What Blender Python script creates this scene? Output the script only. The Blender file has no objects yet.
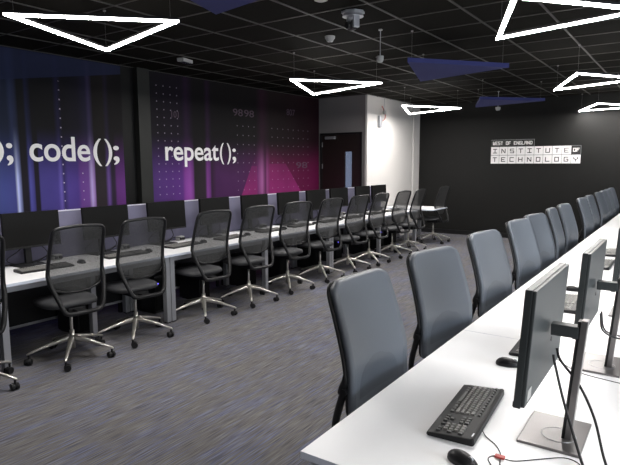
import bpy, bmesh, math, random
from mathutils import Vector, Matrix
random.seed(7)
SC = bpy.context.scene
COL = SC.collection
PI = math.pi

# ------------------------------------------------------------------ camera
CAM_H = 1.68
F_PX = 548.0
def _unit(v): return v.normalized()
def cam_axes(vp=(690.0, 161.0), roll=0.004, cx=310.0, cy=232.5, f=F_PX):
    Y = Vector((vp[0]-cx, vp[1]-cy, f)).normalized()
    d = Vector((1, -roll)); a = Vector((vp[0]-cx, vp[1]-cy))
    t = -(a.dot(a)+f*f)/a.dot(d)
    v2 = a + d*t
    X = -Vector((v2.x, v2.y, f)).normalized()
    Z = X.cross(Y)
    return X, Y, Z          # world axes in image space (right, down, forward)
AX, AY, AZ = cam_axes()
right = Vector((AX.x, AY.x, AZ.x)); down = Vector((AX.y, AY.y, AZ.y)); fwd = Vector((AX.z, AY.z, AZ.z))
cam_d = bpy.data.cameras.new('camera'); cam = bpy.data.objects.new('camera', cam_d); COL.objects.link(cam)
m = Matrix((( right.x, -down.x, -fwd.x, 0), (right.y, -down.y, -fwd.y, 0), (right.z, -down.z, -fwd.z, CAM_H), (0, 0, 0, 1)))
cam.matrix_world = m
cam_d.sensor_fit = 'HORIZONTAL'; cam_d.sensor_width = 36.0; cam_d.lens = 36.0*F_PX/620.0
cam_d.clip_start = 0.05; cam_d.clip_end = 100
SC.camera = cam

# ------------------------------------------------------------------ world, light, exposure
w = bpy.data.worlds.new('world'); SC.world = w; w.use_nodes = True
w.node_tree.nodes['Background'].inputs[0].default_value = (0.75, 0.85, 1.0, 1)
w.node_tree.nodes['Background'].inputs[1].default_value = 0.6
SC.view_settings.view_transform = 'Standard'; SC.view_settings.look = 'None'
SC.view_settings.gamma = 1.0; SC.view_settings.use_curve_mapping = False
SC.view_settings.exposure = 1.3
LED_STRENGTH = 84.0        # underside of the light strips; their sides glow less
LED_SIDE = 11.0
def area(name, loc, rot, sx, sy, power, col):
    l = bpy.data.lights.new(name, 'AREA'); l.shape = 'RECTANGLE'; l.size = sx; l.size_y = sy; l.energy = power; l.color = col
    o = bpy.data.objects.new(name, l); COL.objects.link(o); o.location = loc; o.rotation_euler = rot
    return o
# daylight entering by the windows of the right-hand wall
area('window_daylight', (3.88, 1.9, 1.75), (0, PI/2, 0), 1.3, 3.0, 62, (0.80, 0.90, 1.0))
area('window_daylight', (3.88, 9.4, 1.75), (0, PI/2, 0), 1.3, 4.4, 14, (0.85, 0.92, 1.0))

# ------------------------------------------------------------------ materials
def mat(name, col=(0.5, 0.5, 0.5), rough=0.5, metal=0.0, emis=None, es=0, spec=0.5, noise=0.0, nscale=60, bump=0.0, coat=0.0):
    m = bpy.data.materials.new(name); m.use_nodes = True
    nt = m.node_tree; b = nt.nodes['Principled BSDF']
    b.inputs['Base Color'].default_value = (*col, 1); b.inputs['Roughness'].default_value = rough
    b.inputs['Metallic'].default_value = metal; b.inputs['Specular IOR Level'].default_value = spec
    b.inputs['Coat Weight'].default_value = coat
    if emis: b.inputs['Emission Color'].default_value = (*emis, 1); b.inputs['Emission Strength'].default_value = es
    if noise or bump:
        tc = nt.nodes.new('ShaderNodeTexCoord'); n = nt.nodes.new('ShaderNodeTexNoise')
        n.inputs['Scale'].default_value = nscale; n.inputs['Detail'].default_value = 4
        nt.links.new(tc.outputs['Object'], n.inputs['Vector'])
        if noise:
            mx = nt.nodes.new('ShaderNodeMix'); mx.data_type = 'RGBA'
            mx.inputs[6].default_value = (*[c*(1-noise) for c in col], 1); mx.inputs[7].default_value = (*[min(1, c*(1+noise)) for c in col], 1)
            nt.links.new(n.outputs[0], mx.inputs[0]); nt.links.new(mx.outputs[2], b.inputs['Base Color'])
        if bump:
            bp = nt.nodes.new('ShaderNodeBump'); bp.inputs['Strength'].default_value = bump; bp.inputs['Distance'].default_value = 0.002
            nt.links.new(n.outputs[0], bp.inputs['Height']); nt.links.new(bp.outputs[0], b.inputs['Normal'])
    return m
M = {}
M['black_wall'] = mat('black_wall_paint', (0.0085, 0.0085, 0.0080), 0.6, spec=0.2, noise=0.1, nscale=8)
M['column'] = mat('charcoal_column_paint', (0.022, 0.023, 0.021), 0.5, spec=0.25, noise=0.1, nscale=8)
M['black_gap'] = mat('black_recess_paint', (0.006, 0.006, 0.006), 0.5, spec=0.2, noise=0.1, nscale=8)
M['white_wall'] = mat('white_wall_paint', (0.58, 0.56, 0.54), 0.6, noise=0.02, nscale=5)
M['grey_wall'] = mat('grey_wall_paint', (0.20, 0.19, 0.19), 0.6, noise=0.03, nscale=5)
M['ceil'] = mat('black_ceiling_tile', (0.0100, 0.0092, 0.0074), 0.9, spec=0.06, noise=0.25, nscale=90, bump=0.3)
M['tbar'] = mat('ceiling_grid_metal', (0.050, 0.047, 0.042), 0.5, 0.1, noise=0.1, nscale=2)
M['desk'] = mat('white_laminate', (0.86, 0.86, 0.87), 0.32, noise=0.01, nscale=30)
M['desk_edge'] = mat('white_edge_band', (0.62, 0.66, 0.76), 0.4, noise=0.01, nscale=30)
M['leg'] = mat('silver_powder_coat', (0.42, 0.43, 0.46), 0.35, 0.6, noise=0.04, nscale=30)
M['silver'] = mat('polished_aluminium', (0.62, 0.60, 0.56), 0.28, 0.85, noise=0.04, nscale=30)
M['stand'] = mat('brushed_silver', (0.20, 0.19, 0.19), 0.32, 0.7, noise=0.05, nscale=40)
M['black_pl'] = mat('black_plastic', (0.009, 0.009, 0.010), 0.42, spec=0.35, noise=0.1, nscale=60)
M['screen'] = mat('black_screen', (0.004, 0.004, 0.004), 0.5, spec=0.12, noise=0.05, nscale=3)
M['mon_back'] = mat('dark_grey_monitor_plastic', (0.034, 0.040, 0.042), 0.42, noise=0.06, nscale=120)
M['seat'] = mat('black_seat_fabric', (0.030, 0.031, 0.034), 0.55, noise=0.2, nscale=200, bump=0.3)
M['slate'] = mat('slate_grey_upholstery', (0.108, 0.123, 0.145), 0.40, noise=0.06, nscale=300, bump=0.15)
M['lumbar'] = mat('slate_grey_lumbar_panel', (0.086, 0.099, 0.118), 0.40, noise=0.06, nscale=300, bump=0.15)
M['divider'] = mat('lilac_screen_fabric', (0.125, 0.120, 0.185), 0.8, noise=0.12, nscale=160, bump=0.3)
M['div_trim'] = mat('pale_screen_trim', (0.62, 0.60, 0.70), 0.35, 0.3, noise=0.03, nscale=30)
M['blue_panel'] = mat('blue_acoustic_felt', (0.032, 0.038, 0.155), 0.85, noise=0.1, nscale=150, bump=0.2)
M['door'] = mat('dark_brown_door', (0.016, 0.010, 0.009), 0.4, noise=0.2, nscale=14)
M['white_pl'] = mat('white_plastic', (0.40, 0.40, 0.385), 0.4, noise=0.03, nscale=30)
M['key_l'] = mat('pale_key_plastic', (0.17, 0.165, 0.155), 0.35, noise=0.1, nscale=60)  # paler grey, for main-block keys and merged key fields
M['key_d'] = mat('black_key_plastic', (0.045, 0.045, 0.045), 0.35, noise=0.1, nscale=60)
M['red'] = mat('red_plastic', (0.45, 0.05, 0.04), 0.5, noise=0.1, nscale=60)
M['letter'] = mat('white_vinyl_lettering', (0.93, 0.91, 0.90), 0.6, noise=0.02, nscale=20)
M['faint'] = mat('faded_print_lettering', (0.085, 0.05, 0.08), 0.6, noise=0.05, nscale=20)
M['tile'] = mat('white_sign_tile', (0.80, 0.78, 0.78), 0.5, noise=0.03, nscale=20)
M['ink'] = mat('black_sign_letter', (0.012, 0.012, 0.012), 0.5, noise=0.05, nscale=20)
M['bluelight'] = mat('blue_power_light', (0.05, 0.05, 0.6), 0.5, emis=(0.15, 0.12, 1.0), es=1.2, noise=0.01)
M['led'] = mat('glowing_led_diffuser', (0.9, 0.9, 0.9), 0.5, emis=(1.0, 0.965, 0.93), es=LED_STRENGTH, noise=0.01)
M['led_side'] = mat('glowing_led_side', (0.9, 0.9, 0.9), 0.5, emis=(1.0, 0.965, 0.93), es=LED_SIDE, noise=0.01)
M['wire'] = mat('steel_wire', (0.35, 0.34, 0.33), 0.4, 0.6, noise=0.02)

def mesh_fabric():
    m = bpy.data.materials.new('see_through_chair_mesh'); m.use_nodes = True; nt = m.node_tree
    b = nt.nodes['Principled BSDF']; out = nt.nodes['Material Output']
    b.inputs['Base Color'].default_value = (0.042, 0.042, 0.041, 1); b.inputs['Roughness'].default_value = 0.6
    tr = nt.nodes.new('ShaderNodeBsdfTransparent'); mx = nt.nodes.new('ShaderNodeMixShader')
    tc = nt.nodes.new('ShaderNodeTexCoord'); wv = nt.nodes.new('ShaderNodeTexNoise'); wv.inputs['Scale'].default_value = 250
    mr = nt.nodes.new('ShaderNodeMapRange'); mr.inputs[3].default_value = 0.74; mr.inputs[4].default_value = 0.86
    nt.links.new(tc.outputs['Object'], wv.inputs['Vector']); nt.links.new(wv.outputs[0], mr.inputs[0]); nt.links.new(mr.outputs[0], mx.inputs[0])
    nt.links.new(tr.outputs[0], mx.inputs[1]); nt.links.new(b.outputs[0], mx.inputs[2]); nt.links.new(mx.outputs[0], out.inputs[0])
    return m
M['mesh'] = mesh_fabric()

def glass():
    m = mat('door_glass', (0.22, 0.25, 0.32), 0.12, noise=0.05, nscale=4)
    m.node_tree.nodes['Principled BSDF'].inputs['Transmission Weight'].default_value = 0.7
    return m
M['glass'] = glass()

def carpet():
    m = bpy.data.materials.new('streaked_carpet_tiles'); m.use_nodes = True; nt = m.node_tree; N = nt.nodes; L = nt.links
    b = N['Principled BSDF']; b.inputs['Roughness'].default_value = 0.95; b.inputs['Specular IOR Level'].default_value = 0.15
    tc = N.new('ShaderNodeTexCoord')
    def streak(sx, sy, sc, det=3):
        mp = N.new('ShaderNodeMapping'); mp.inputs['Scale'].default_value = (sx, sy, 1); L.new(tc.outputs['Object'], mp.inputs[0])
        n = N.new('ShaderNodeTexNoise'); n.inputs['Scale'].default_value = sc; n.inputs['Detail'].default_value = det; L.new(mp.outputs[0], n.inputs['Vector'])
        return n.outputs[0]
    a = streak(75, 2.6, 1.0, 4); c = streak(150, 4.5, 1.2, 4); d = streak(5, 1.6, 1.0, 3)
    r = N.new('ShaderNodeValToRGB'); e = r.color_ramp.elements
    e[0].position = 0.34; e[0].color = (0.062, 0.060, 0.064, 1); e[1].position = 0.66; e[1].color = (0.180, 0.170, 0.162, 1)
    L.new(c, r.inputs[0])
    ad = N.new('ShaderNodeMath'); ad.operation = 'MULTIPLY_ADD'; ad.inputs[1].default_value = 0.45; L.new(d, ad.inputs[0]); L.new(a, ad.inputs[2])
    r2 = N.new('ShaderNodeValToRGB'); e = r2.color_ramp.elements
    e[0].position = 0.70; e[0].color = (0, 0, 0, 1); e[1].position = 0.86; e[1].color = (1, 1, 1, 1); L.new(ad.outputs[0], r2.inputs[0])
    mx = N.new('ShaderNodeMix'); mx.data_type = 'RGBA'; L.new(r2.outputs[0], mx.inputs[0]); L.new(r.outputs[0], mx.inputs[6]); 
    r3 = N.new('ShaderNodeValToRGB'); e = r3.color_ramp.elements
    e[0].position = 0.34; e[0].color = (0.062, 0.065, 0.095, 1); e[1].position = 0.66; e[1].color = (0.165, 0.175, 0.250, 1)
    L.new(c, r3.inputs[0]); L.new(r3.outputs[0], mx.inputs[7])
    L.new(mx.outputs[2], b.inputs['Base Color'])
    bp = N.new('ShaderNodeBump'); bp.inputs['Strength'].default_value = 0.4; bp.inputs['Distance'].default_value = 0.004; L.new(c, bp.inputs['Height']); L.new(bp.outputs[0], b.inputs['Normal'])
    return m
M['carpet'] = carpet()

def y_at(u):                        # where the photograph's column u meets the mural wall
    r = right*((u-310)/F_PX) - down*(70/F_PX) + fwd
    return r.y*(-6.54/r.x)
def mural_mat(name, low, up, dots, wedge=None):
    """printed artwork: vertical bands of colour, rows of small lights, two flared beams"""
    m = bpy.data.materials.new(name); m.use_nodes = True; nt = m.node_tree; N = nt.nodes; L = nt.links
    b = N['Principled BSDF']; b.inputs['Roughness'].default_value = 0.6; b.inputs['Specular IOR Level'].default_value = 0.15
    tc = N.new('ShaderNodeTexCoord'); sp = N.new('ShaderNodeSeparateXYZ'); L.new(tc.outputs['Object'], sp.inputs[0])
    Y, Z = sp.outputs[1], sp.outputs[2]
    def math_(op, a, b_=None, c=None, clamp=False):
        n = N.new('ShaderNodeMath'); n.operation = op; n.use_clamp = clamp
        for i, x in enumerate((a, b_, c)):
            if x is None: continue
            if isinstance(x, (int, float)): n.inputs[i].default_value = x
            else: L.new(x, n.inputs[i])
        return n.outputs[0]
    y0, y1 = y_at(low[0][0]), y_at(low[-1][0])
    def ramp(stops):
        r = N.new('ShaderNodeValToRGB'); L.new(fac, r.inputs[0])
        e = r.color_ramp.elements
        ps = [((y_at(u)-y0)/(y1-y0), c) for u, c in stops]
        e[0].position = 0; e[0].color = (*ps[0][1], 1); e[1].position = 1; e[1].color = (*ps[-1][1], 1)
        for p, c in ps[1:-1]:
            k = e.new(p); k.color = (*c, 1)
        return r.outputs[0]
    # the bands lean slightly
    lean = math_('MULTIPLY_ADD', math_('SUBTRACT', 1.6, Z), 0.005, Y)
    fac = math_('DIVIDE', math_('SUBTRACT', lean, y0), y1-y0, clamp=True)
    def mix(f, a, c, mode='MIX'):
        n = N.new('ShaderNodeMix'); n.data_type = 'RGBA'; n.blend_type = mode
        for i, x in ((0, f), (6, a), (7, c)):
            if isinstance(x, (int, float)): n.inputs[i].default_value = x
            elif isinstance(x, tuple): n.inputs[i].default_value = (*x, 1)
            else: L.new(x, n.inputs[i])
        return n.outputs[2]
    zf = N.new('ShaderNodeMapRange'); zf.interpolation_type = 'SMOOTHSTEP'; L.new(Z, zf.inputs[0]); zf.inputs[1].default_value = 1.35; zf.inputs[2].default_value = 2.15
    c = mix(zf.outputs[0], ramp(low), mix(1.0, ramp(up), (0.5, 0.5, 0.5), 'MULTIPLY'))
    if low is low1:                 # pale blue slab along the top of the pictured room
        sl = math_('GREATER_THAN', Z, math_('MULTIPLY_ADD', math_('SUBTRACT', Y, 3.2), 0.16, 2.62))
        c = mix(math_('MULTIPLY', sl, 0.75), c, (0.022, 0.028, 0.075))
    if wedge:
        for (yl, ka, yr, kb, zt) in wedge:      # flared beam: between two slanted edges, below zt
            ml = math_('GREATER_THAN', Y, math_('MULTIPLY_ADD', math_('SUBTRACT', Z, 1.2), ka, yl))
            mr = math_('LESS_THAN', Y, math_('MULTIPLY_ADD', math_('SUBTRACT', Z, 1.2), kb, yr))
            fade = N.new('ShaderNodeMapRange'); L.new(Z, fade.inputs[0]); fade.inputs[1].default_value = zt+0.35; fade.inputs[2].default_value = 1.1
            mz = math_('LESS_THAN', Z, zt)
            f = math_('MULTIPLY', math_('MULTIPLY', ml, mr), math_('MAXIMUM', math_('MULTIPLY', mz, fade.outputs[0]), math_('MULTIPLY', fade.outputs[0], 0.25)))
            c = mix(math_('MULTIPLY', f, 0.95), c, (0.30, 0.028, 0.17))
    for (ya, yb, za, zb, py, pz, st) in dots:
        inside = math_('MULTIPLY', math_('MULTIPLY', math_('GREATER_THAN', Y, ya), math_('LESS_THAN', Y, yb)), math_('MULTIPLY', math_('GREATER_THAN', Z, za), math_('LESS_THAN', Z, zb)))
        fy = math_('ABSOLUTE', math_('SUBTRACT', math_('FRACT', math_('DIVIDE', Y, py)), 0.5))
        fz = math_('ABSOLUTE', math_('SUBTRACT', math_('FRACT', math_('DIVIDE', Z, pz)), 0.5))
        dd = math_('MULTIPLY', math_('LESS_THAN', fy, 0.008/py), math_('LESS_THAN', fz, 0.008/pz))
        c = mix(math_('MULTIPLY', math_('MULTIPLY', dd, inside), st), c, (0.62, 0.54, 0.68))
    n = N.new('ShaderNodeTexNoise'); n.inputs['Scale'].default_value = 1.6; n.inputs['Detail'].default_value = 2; L.new(tc.outputs['Object'], n.inputs['Vector'])
    k = N.new('ShaderNodeMapRange'); L.new(n.outputs[0], k.inputs[0]); k.inputs[3].default_value = 0.65; k.inputs[4].default_value = 1.35
    c = mix(1.0, c, k.outputs[0], 'MULTIPLY')
    L.new(c, b.inputs['Base Color'])
    return m

# ------------------------------------------------------------------ mesh helpers
def link(name, bm, m, parent=None, smooth=False, mats=None):
    me = bpy.data.meshes.new(name); bmesh.ops.recalc_face_normals(bm, faces=bm.faces[:]); bm.to_mesh(me); bm.free()
    for x in (mats or [m]): me.materials.append(x)
    if smooth:
        for p in me.polygons: p.use_smooth = True
    o = bpy.data.objects.new(name, me); COL.objects.link(o)
    if parent: o.parent = parent
    return o
def B(): return bmesh.new()
def box(bm, x0, x1, y0, y1, z0, z1, bev=0.0, mtx=None, mi=0):
    r = bmesh.ops.create_cube(bm, size=1.0)
    vs = r['verts']
    for v in vs: v.co = Vector(((x0+x1)/2+v.co.x*(x1-x0), (y0+y1)/2+v.co.y*(y1-y0), (z0+z1)/2+v.co.z*(z1-z0)))
    fs = set(f for v in vs for f in v.link_faces)
    for f in fs: f.material_index = mi
    if bev:
        es = list(set(e for v in vs for e in v.link_edges))
        r = bmesh.ops.bevel(bm, geom=es, offset=bev, segments=2, affect='EDGES', profile=0.7)
        vs = list(set(v for f in r['faces'] for v in f.verts) | set(v for v in vs if v.is_valid))
    if mtx:
        for v in vs: v.co = mtx @ v.co
    return bm
def cyl(bm, p, q, r0, r1=None, n=16, caps=True):
    p, q = Vector(p), Vector(q); r1 = r0 if r1 is None else r1
    d = q-p; rot = d.to_track_quat('Z', 'Y').to_matrix().to_4x4()
    bmesh.ops.create_cone(bm, cap_ends=caps, segments=n, radius1=r0, radius2=r1, depth=d.length, matrix=Matrix.Translation((p+q)/2) @ rot)
    return bm
def tube(bm, pts, rad, n=8, closed=False, flat=1.0, up=Vector((0, 0, 1))):
    pts = [Vector(p) for p in pts]; rings = []; N_ = len(pts)
    rr = rad if isinstance(rad, (list, tuple)) else [rad]*N_
    prev = None
    for i, p in enumerate(pts):
        if closed: t = pts[(i+1) % N_]-pts[i-1]
        else: t = pts[min(i+1, N_-1)]-pts[max(i-1, 0)]
        t.normalize()
        if prev is None:
            a = up if abs(t.dot(up)) < 0.9 else Vector((1, 0, 0))
            nrm = (a-t*a.dot(t)).normalized()
        else:
            nrm = (prev-t*prev.dot(t)).normalized()
        prev = nrm; bn = t.cross(nrm)
        rings.append([bm.verts.new(p+nrm*math.cos(2*PI*k/n)*rr[i]*flat+bn*math.sin(2*PI*k/n)*rr[i]) for k in range(n)])
    for i in range(N_ if closed else N_-1):
        a, b_ = rings[i], rings[(i+1) % N_]
        for k in range(n): bm.faces.new((a[k], a[(k+1) % n], b_[(k+1) % n], b_[k]))
    if not closed:
        bm.faces.new(rings[0][::-1]); bm.faces.new(rings[-1])
    return bm
def spline(pts, k=6):
    """Catmull-Rom through pts"""
    P = [Vector(p) for p in pts]; P = [P[0]*2-P[1]]+P+[P[-1]*2-P[-2]]; out = []
    for i in range(1, len(P)-2):
        for j in range(k):
            t = j/k; a, b_, c, d = P[i-1:i+3]
            out.append(0.5*((2*b_)+(c-a)*t+(2*a-5*b_+4*c-d)*t*t+(3*b_-a-3*c+d)*t**3))
    out.append(P[-2]); return out
def prism(bm, poly, z0, z1):
    a = [bm.verts.new((x, y, z0)) for x, y in poly]; b_ = [bm.verts.new((x, y, z1)) for x, y in poly]
    n = len(poly); bm.faces.new(a[::-1]); bm.faces.new(b_)
    for i in range(n): bm.faces.new((a[i], a[(i+1) % n], b_[(i+1) % n], b_[i]))
    return bm
def meta(o, label=None, cat=None, group=None, kind=None):
    if label: o['label'] = label
    if cat: o['category'] = cat
    if group: o['group'] = group
    if kind: o['kind'] = kind
    return o
def thing(name, label, cat, loc=(0, 0, 0), rz=0, group=None):
    o = bpy.data.objects.new(name, None); o.empty_display_size = 0.1; COL.objects.link(o)
    o.location = loc; o.rotation_euler = (0, 0, rz); return meta(o, label, cat, group)
def dup(root, loc, rz, label, group=None):
    r = root.copy(); COL.objects.link(r); r.location = loc; r.rotation_euler = (0, 0, rz); r['label'] = label
    if group: r['group'] = group
    for ch in list(root.children):
        c = ch.copy(); COL.objects.link(c); c.parent = r
        for g in list(ch.children):
            d = g.copy(); COL.objects.link(d); d.parent = c
    return r
def struct(name, bm, m): return meta(link(name, bm, m), kind='structure')
ORD = ['first', 'second', 'third', 'fourth', 'fifth', 'sixth', 'seventh', 'eighth', 'ninth', 'tenth', 'eleventh', 'twelfth', 'thirteenth']

# ------------------------------------------------------------------ the room
WX, DY, WX2, BY, CZ = -6.55, 9.85, -5.39, 12.45, 3.013
XR, YN = 4.0, -3.0
struct('floor', box(B(), WX-0.1, XR+0.1, YN-0.1, BY+0.1, -0.05, 0), M['carpet'])
struct('ceiling', box(B(), WX-0.1, XR+0.1, YN-0.1, BY+0.1, CZ+0.006, CZ+0.06), M['ceil'])
bm = B()
x = -2.34-0.6*7
while x < XR:
    if x > WX: box(bm, x-0.010, x+0.010, YN, BY, CZ-0.002, CZ+0.006)
    x += 0.6
y = 4.28-0.6*12
while y < BY:
    if y > YN: box(bm, WX, XR, y-0.007, y+0.007, CZ-0.001, CZ+0.006)
    y += 0.6
struct('trim_1', bm, M['tbar'])
struct('wall_left', box(B(), WX-0.1, WX, YN, DY, 0, CZ+0.006), M['black_gap'])
struct('wall_back', box(B(), WX2-0.1, XR+0.1, BY, BY+0.1, 0, CZ+0.006), M['black_wall'])
# door wall with opening
DX0, DX1, DZ = -6.46, -5.53, 2.25
bm = B()
box(bm, WX, DX0-0.04, DY, DY+0.1, 0, CZ+0.006); box(bm, DX1+0.04, WX2, DY, DY+0.1, 0, CZ+0.006); box(bm, DX0-0.04, DX1+0.04, DY, DY+0.1, DZ+0.04, CZ+0.006)
struct('wall_alcove', bm, M['grey_wall'])
struct('wall_side', box(B(), WX2-0.1, WX2, DY+0.1, BY, 0, CZ+0.006), M['white_wall'])
# white corner casing and reveal strips
struct('trim_2', box(B(), WX2-0.02, WX2+0.03, DY-0.03, DY+0.14, 0, CZ, 0.004), M['white_wall'])
struct('trim_3', box(B(), WX2, WX2+0.02, BY-0.35, BY-0.002, 0.80, CZ, 0.004), M['white_wall'])
bm = B()
box(bm, DX0-0.04, DX0, DY-0.02, DY+0.08, 0, DZ+0.04); box(bm, DX1, DX1+0.04, DY-0.02, DY+0.08, 0, DZ+0.04); box(bm, DX0, DX1, DY-0.02, DY+0.08, DZ, DZ+0.04)
struct('trim_4', bm, M['black_pl'])
# door: leaf with narrow glazed panel
GX0, GX1 = -5.90, -5.73
bm = B()
box(bm, DX0, GX0, DY, DY+0.045, 0.005, DZ); box(bm, GX1, DX1, DY, DY+0.045, 0.005, DZ)
box(bm, GX0, GX1, DY, DY+0.045, 1.90, DZ); box(bm, GX0, GX1, DY, DY+0.045, 0.005, 0.95)
d = struct('door_1', bm, M['door'])
link('glass_panel', box(B(), GX0, GX1, DY+0.015, DY+0.025, 0.95, 1.90), M['glass'], d)
link('door_closer', box(B(), DX0+0.10, DX0+0.34, DY-0.05, DY, 2.16, 2.22, 0.006), M['leg'], d)
for z in (0.3, 1.55, 2.0): link('hinge', box(B(), DX0, DX0+0.018, DY-0.008, DY, z, z+0.1), M['leg'], d)
bm = B(); cyl(bm, (DX1-0.07, DY-0.05, 1.02), (DX1-0.07, DY, 1.02), 0.01); cyl(bm, (DX1-0.07, DY-0.05, 1.02), (DX1-0.19, DY-0.05, 1.02), 0.01)
link('door_handle', bm, M['silver'], d)
# corridor seen through the door's glass
struct('wall_corridor', box(B(), WX-0.1, WX2-0.1, 11.6, 11.7, 0, CZ), M['white_wall'])
# near and right-hand walls, out of the photograph
bm = B(); box(bm, WX-0.1, XR+0.1, YN-0.1, YN, 0, CZ+0.006); struct('wall_front', bm, M['black_wall'])
bm = B(); wins = ((0.3, 5.8), (7.2, 11.6))
ys = [YN]+[v for w_ in wins for v in w_]+[BY]
for i in range(0, len(ys), 2): box(bm, XR, XR+0.1, ys[i], ys[i+1], 0, CZ+0.006)
for a, b_ in wins: box(bm, XR, XR+0.1, a, b_, 0, 1.1); box(bm, XR, XR+0.1, a, b_, 2.4, CZ+0.006)
struct('wall_right', bm, M['white_wall'])
for i, (a, b_) in enumerate(wins):
    bm = B(); k = a
    for q in range(5):
        yy = a+(b_-a)*q/4; box(bm, XR+0.02, XR+0.07, max(a, yy-0.025), min(b_, yy+0.025), 1.1, 2.4)
    box(bm, XR+0.02, XR+0.07, a, b_, 1.1, 1.15); box(bm, XR+0.02, XR+0.07, a, b_, 2.35, 2.4)
    struct('window_%d' % (i+1), bm, M['white_pl'])
# dark recess and column between the two murals; black skirting
struct('column_1', box(B(), WX, WX+0.09, 5.13, 5.34, 0, CZ, 0.004), M['column'])
struct('baseboard_left', box(B(), WX, WX+0.02, YN, 5.1, 0, 0.12), M['black_pl'])
struct('baseboard_back', box(B(), WX2, XR, BY-0.02, BY, 0, 0.10), M['black_pl'])

# ------------------------------------------------------------------ lettering helpers
def text_mesh(name, body, size, thick, m, parent, origin, xdir, zdir, width=None, bold=0.0, spacing=1.0):
    """flat letters; xdir is the reading direction, zdir is up"""
    cu = bpy.data.curves.new(name, 'FONT'); cu.body = body; cu.size = size; cu.extrude = thick; cu.offset = bold; cu.space_character = spacing
    o = bpy.data.objects.new(name, cu); COL.objects.link(o)
    dg = bpy.context.evaluated_depsgraph_get(); dg.update()
    me = bpy.data.meshes.new_from_object(o.evaluated_get(dg)); bpy.data.objects.remove(o)
    xs = [v.co.x for v in me.vertices]; x0, x1 = min(xs), max(xs)
    k = (width/(x1-x0)) if width else 1.0
    X, Z = Vector(xdir), Vector(zdir); Nn = X.cross(Z); O = Vector(origin)
    for v in me.vertices: v.co = O+X*((v.co.x-x0)*k)+Z*v.co.y+Nn*v.co.z
    me.materials.clear(); me.materials.append(m)
    r = bpy.data.objects.new(name, me); COL.objects.link(r); r.parent = parent; return r
GL = {  # stroke letters on a 4 x 6 grid
 'I': [(0,6,4,6),(2,6,2,0),(0,0,4,0)], 'N': [(0,0,0,6),(0,5,1,5),(1,5,3,1),(3,1,4,1),(4,0,4,6)], 'S': [(4,6,0,6),(0,6,0,3),(0,3,4,3),(4,3,4,0),(4,0,0,0)],
 'T': [(0,6,4,6),(2,6,2,0)], 'U': [(0,6,0,0),(0,0,4,0),(4,0,4,6)], 'E': [(4,6,0,6),(0,6,0,0),(0,0,4,0),(0,3,3,3)], 'C': [(4,6,0,6),(0,6,0,0),(0,0,4,0)],
 'H': [(0,0,0,6),(4,0,4,6),(0,3,4,3)], 'O': [(0,0,0,6),(0,6,4,6),(4,6,4,0),(4,0,0,0)], 'L': [(0,6,0,0),(0,0,4,0)], 'G': [(4,6,0,6),(0,6,0,0),(0,0,4,0),(4,0,4,3),(4,3,2,3)],
 'Y': [(0,6,0,3.5),(0,3.5,2,2.5),(2,2.5,4,3.5),(4,3.5,4,6),(2,2.5,2,0)], 'W': [(0,6,0,0),(0,0,4,0),(4,0,4,6),(2,0,2,4)], 'F': [(0,0,0,6),(0,6,4,6),(0,3,3,3)],
 'A': [(0,0,0,6),(0,6,4,6),(4,6,4,0),(0,3,4,3)], 'D': [(0,0,0,6),(0,6,3,6),(3,6,4,5),(4,5,4,1),(4,1,3,0),(3,0,0,0)]}
def glyph(bm, ch, x, z, w_, h, t, y0, y1):
    for (a, b_, c, d_) in GL[ch]:
        p = Vector((x+a/4*w_, z+b_/6*h)); q = Vector((x+c/4*w_, z+d_/6*h)); dr = (q-p).normalized(); n = Vector((-dr.y, dr.x))*t/2; p = p-dr*t/2; q = q+dr*t/2
        cs = [p+n, p-n, q-n, q+n]
        va = [bm.verts.new((c_.x, y0, c_.y)) for c_ in cs]; vb = [bm.verts.new((c_.x, y1, c_.y)) for c_ in cs]
        bm.faces.new(va); bm.faces.new(vb[::-1])
        for i in range(4): bm.faces.new((va[i], vb[i], vb[(i+1) % 4], va[(i+1) % 4]))

# ------------------------------------------------------------------ murals
MX = WX+0.012
dk = (0.016, 0.013, 0.020)
low1 = [(-60, (.05, .06, .22)), (0, (.06, .075, .26)), (14, (.06, .065, .25)), (16.5, (.62, .68, .98)), (18, (.30, .34, .70)), (21, dk), (27, dk), (29, (.10, .10, .42)), (33, (.06, .05, .22)), (34, dk), (38, dk), (39, (.075, .06, .27)),
        (57, (.075, .055, .27)), (60, (.15, .11, .45)), (63, (.04, .03, .12)), (67, (.08, .05, .26)), (77, (.08, .045, .25)), (80, (.15, .055, .28)), (88, (.17, .07, .31)), (91, (.55, .42, .78)), (94, (.30, .16, .45)), (95, (.03, .022, .028)),
        (105, (.03, .022, .028)), (108, (.16, .08, .33)), (111, (.03, .02, .04)), (114, (.03, .02, .04)), (116, (.13, .035, .20)), (126, (.14, .035, .22)), (129, (.08, .03, .14))]
up1 = [(-60, (.03, .045, .10)), (10, (.025, .035, .08)), (14, (.05, .07, .17)), (18, (.04, .05, .12)), (21, (.014, .014, .018)), (27, (.016, .016, .02)), (29, (.03, .035, .11)), (34, (.014, .013, .016)), (56, (.014, .013, .016)), (60, (.03, .025, .09)),
       (64, (.014, .013, .018)), (80, (.018, .015, .03)), (88, (.03, .025, .07)), (91, (.08, .06, .16)), (95, (.02, .016, .016)), (105, (.025, .02, .02)), (108, (.035, .025, .06)), (111, (.02, .016, .018)), (129, (.016, .014, .016))]
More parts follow.
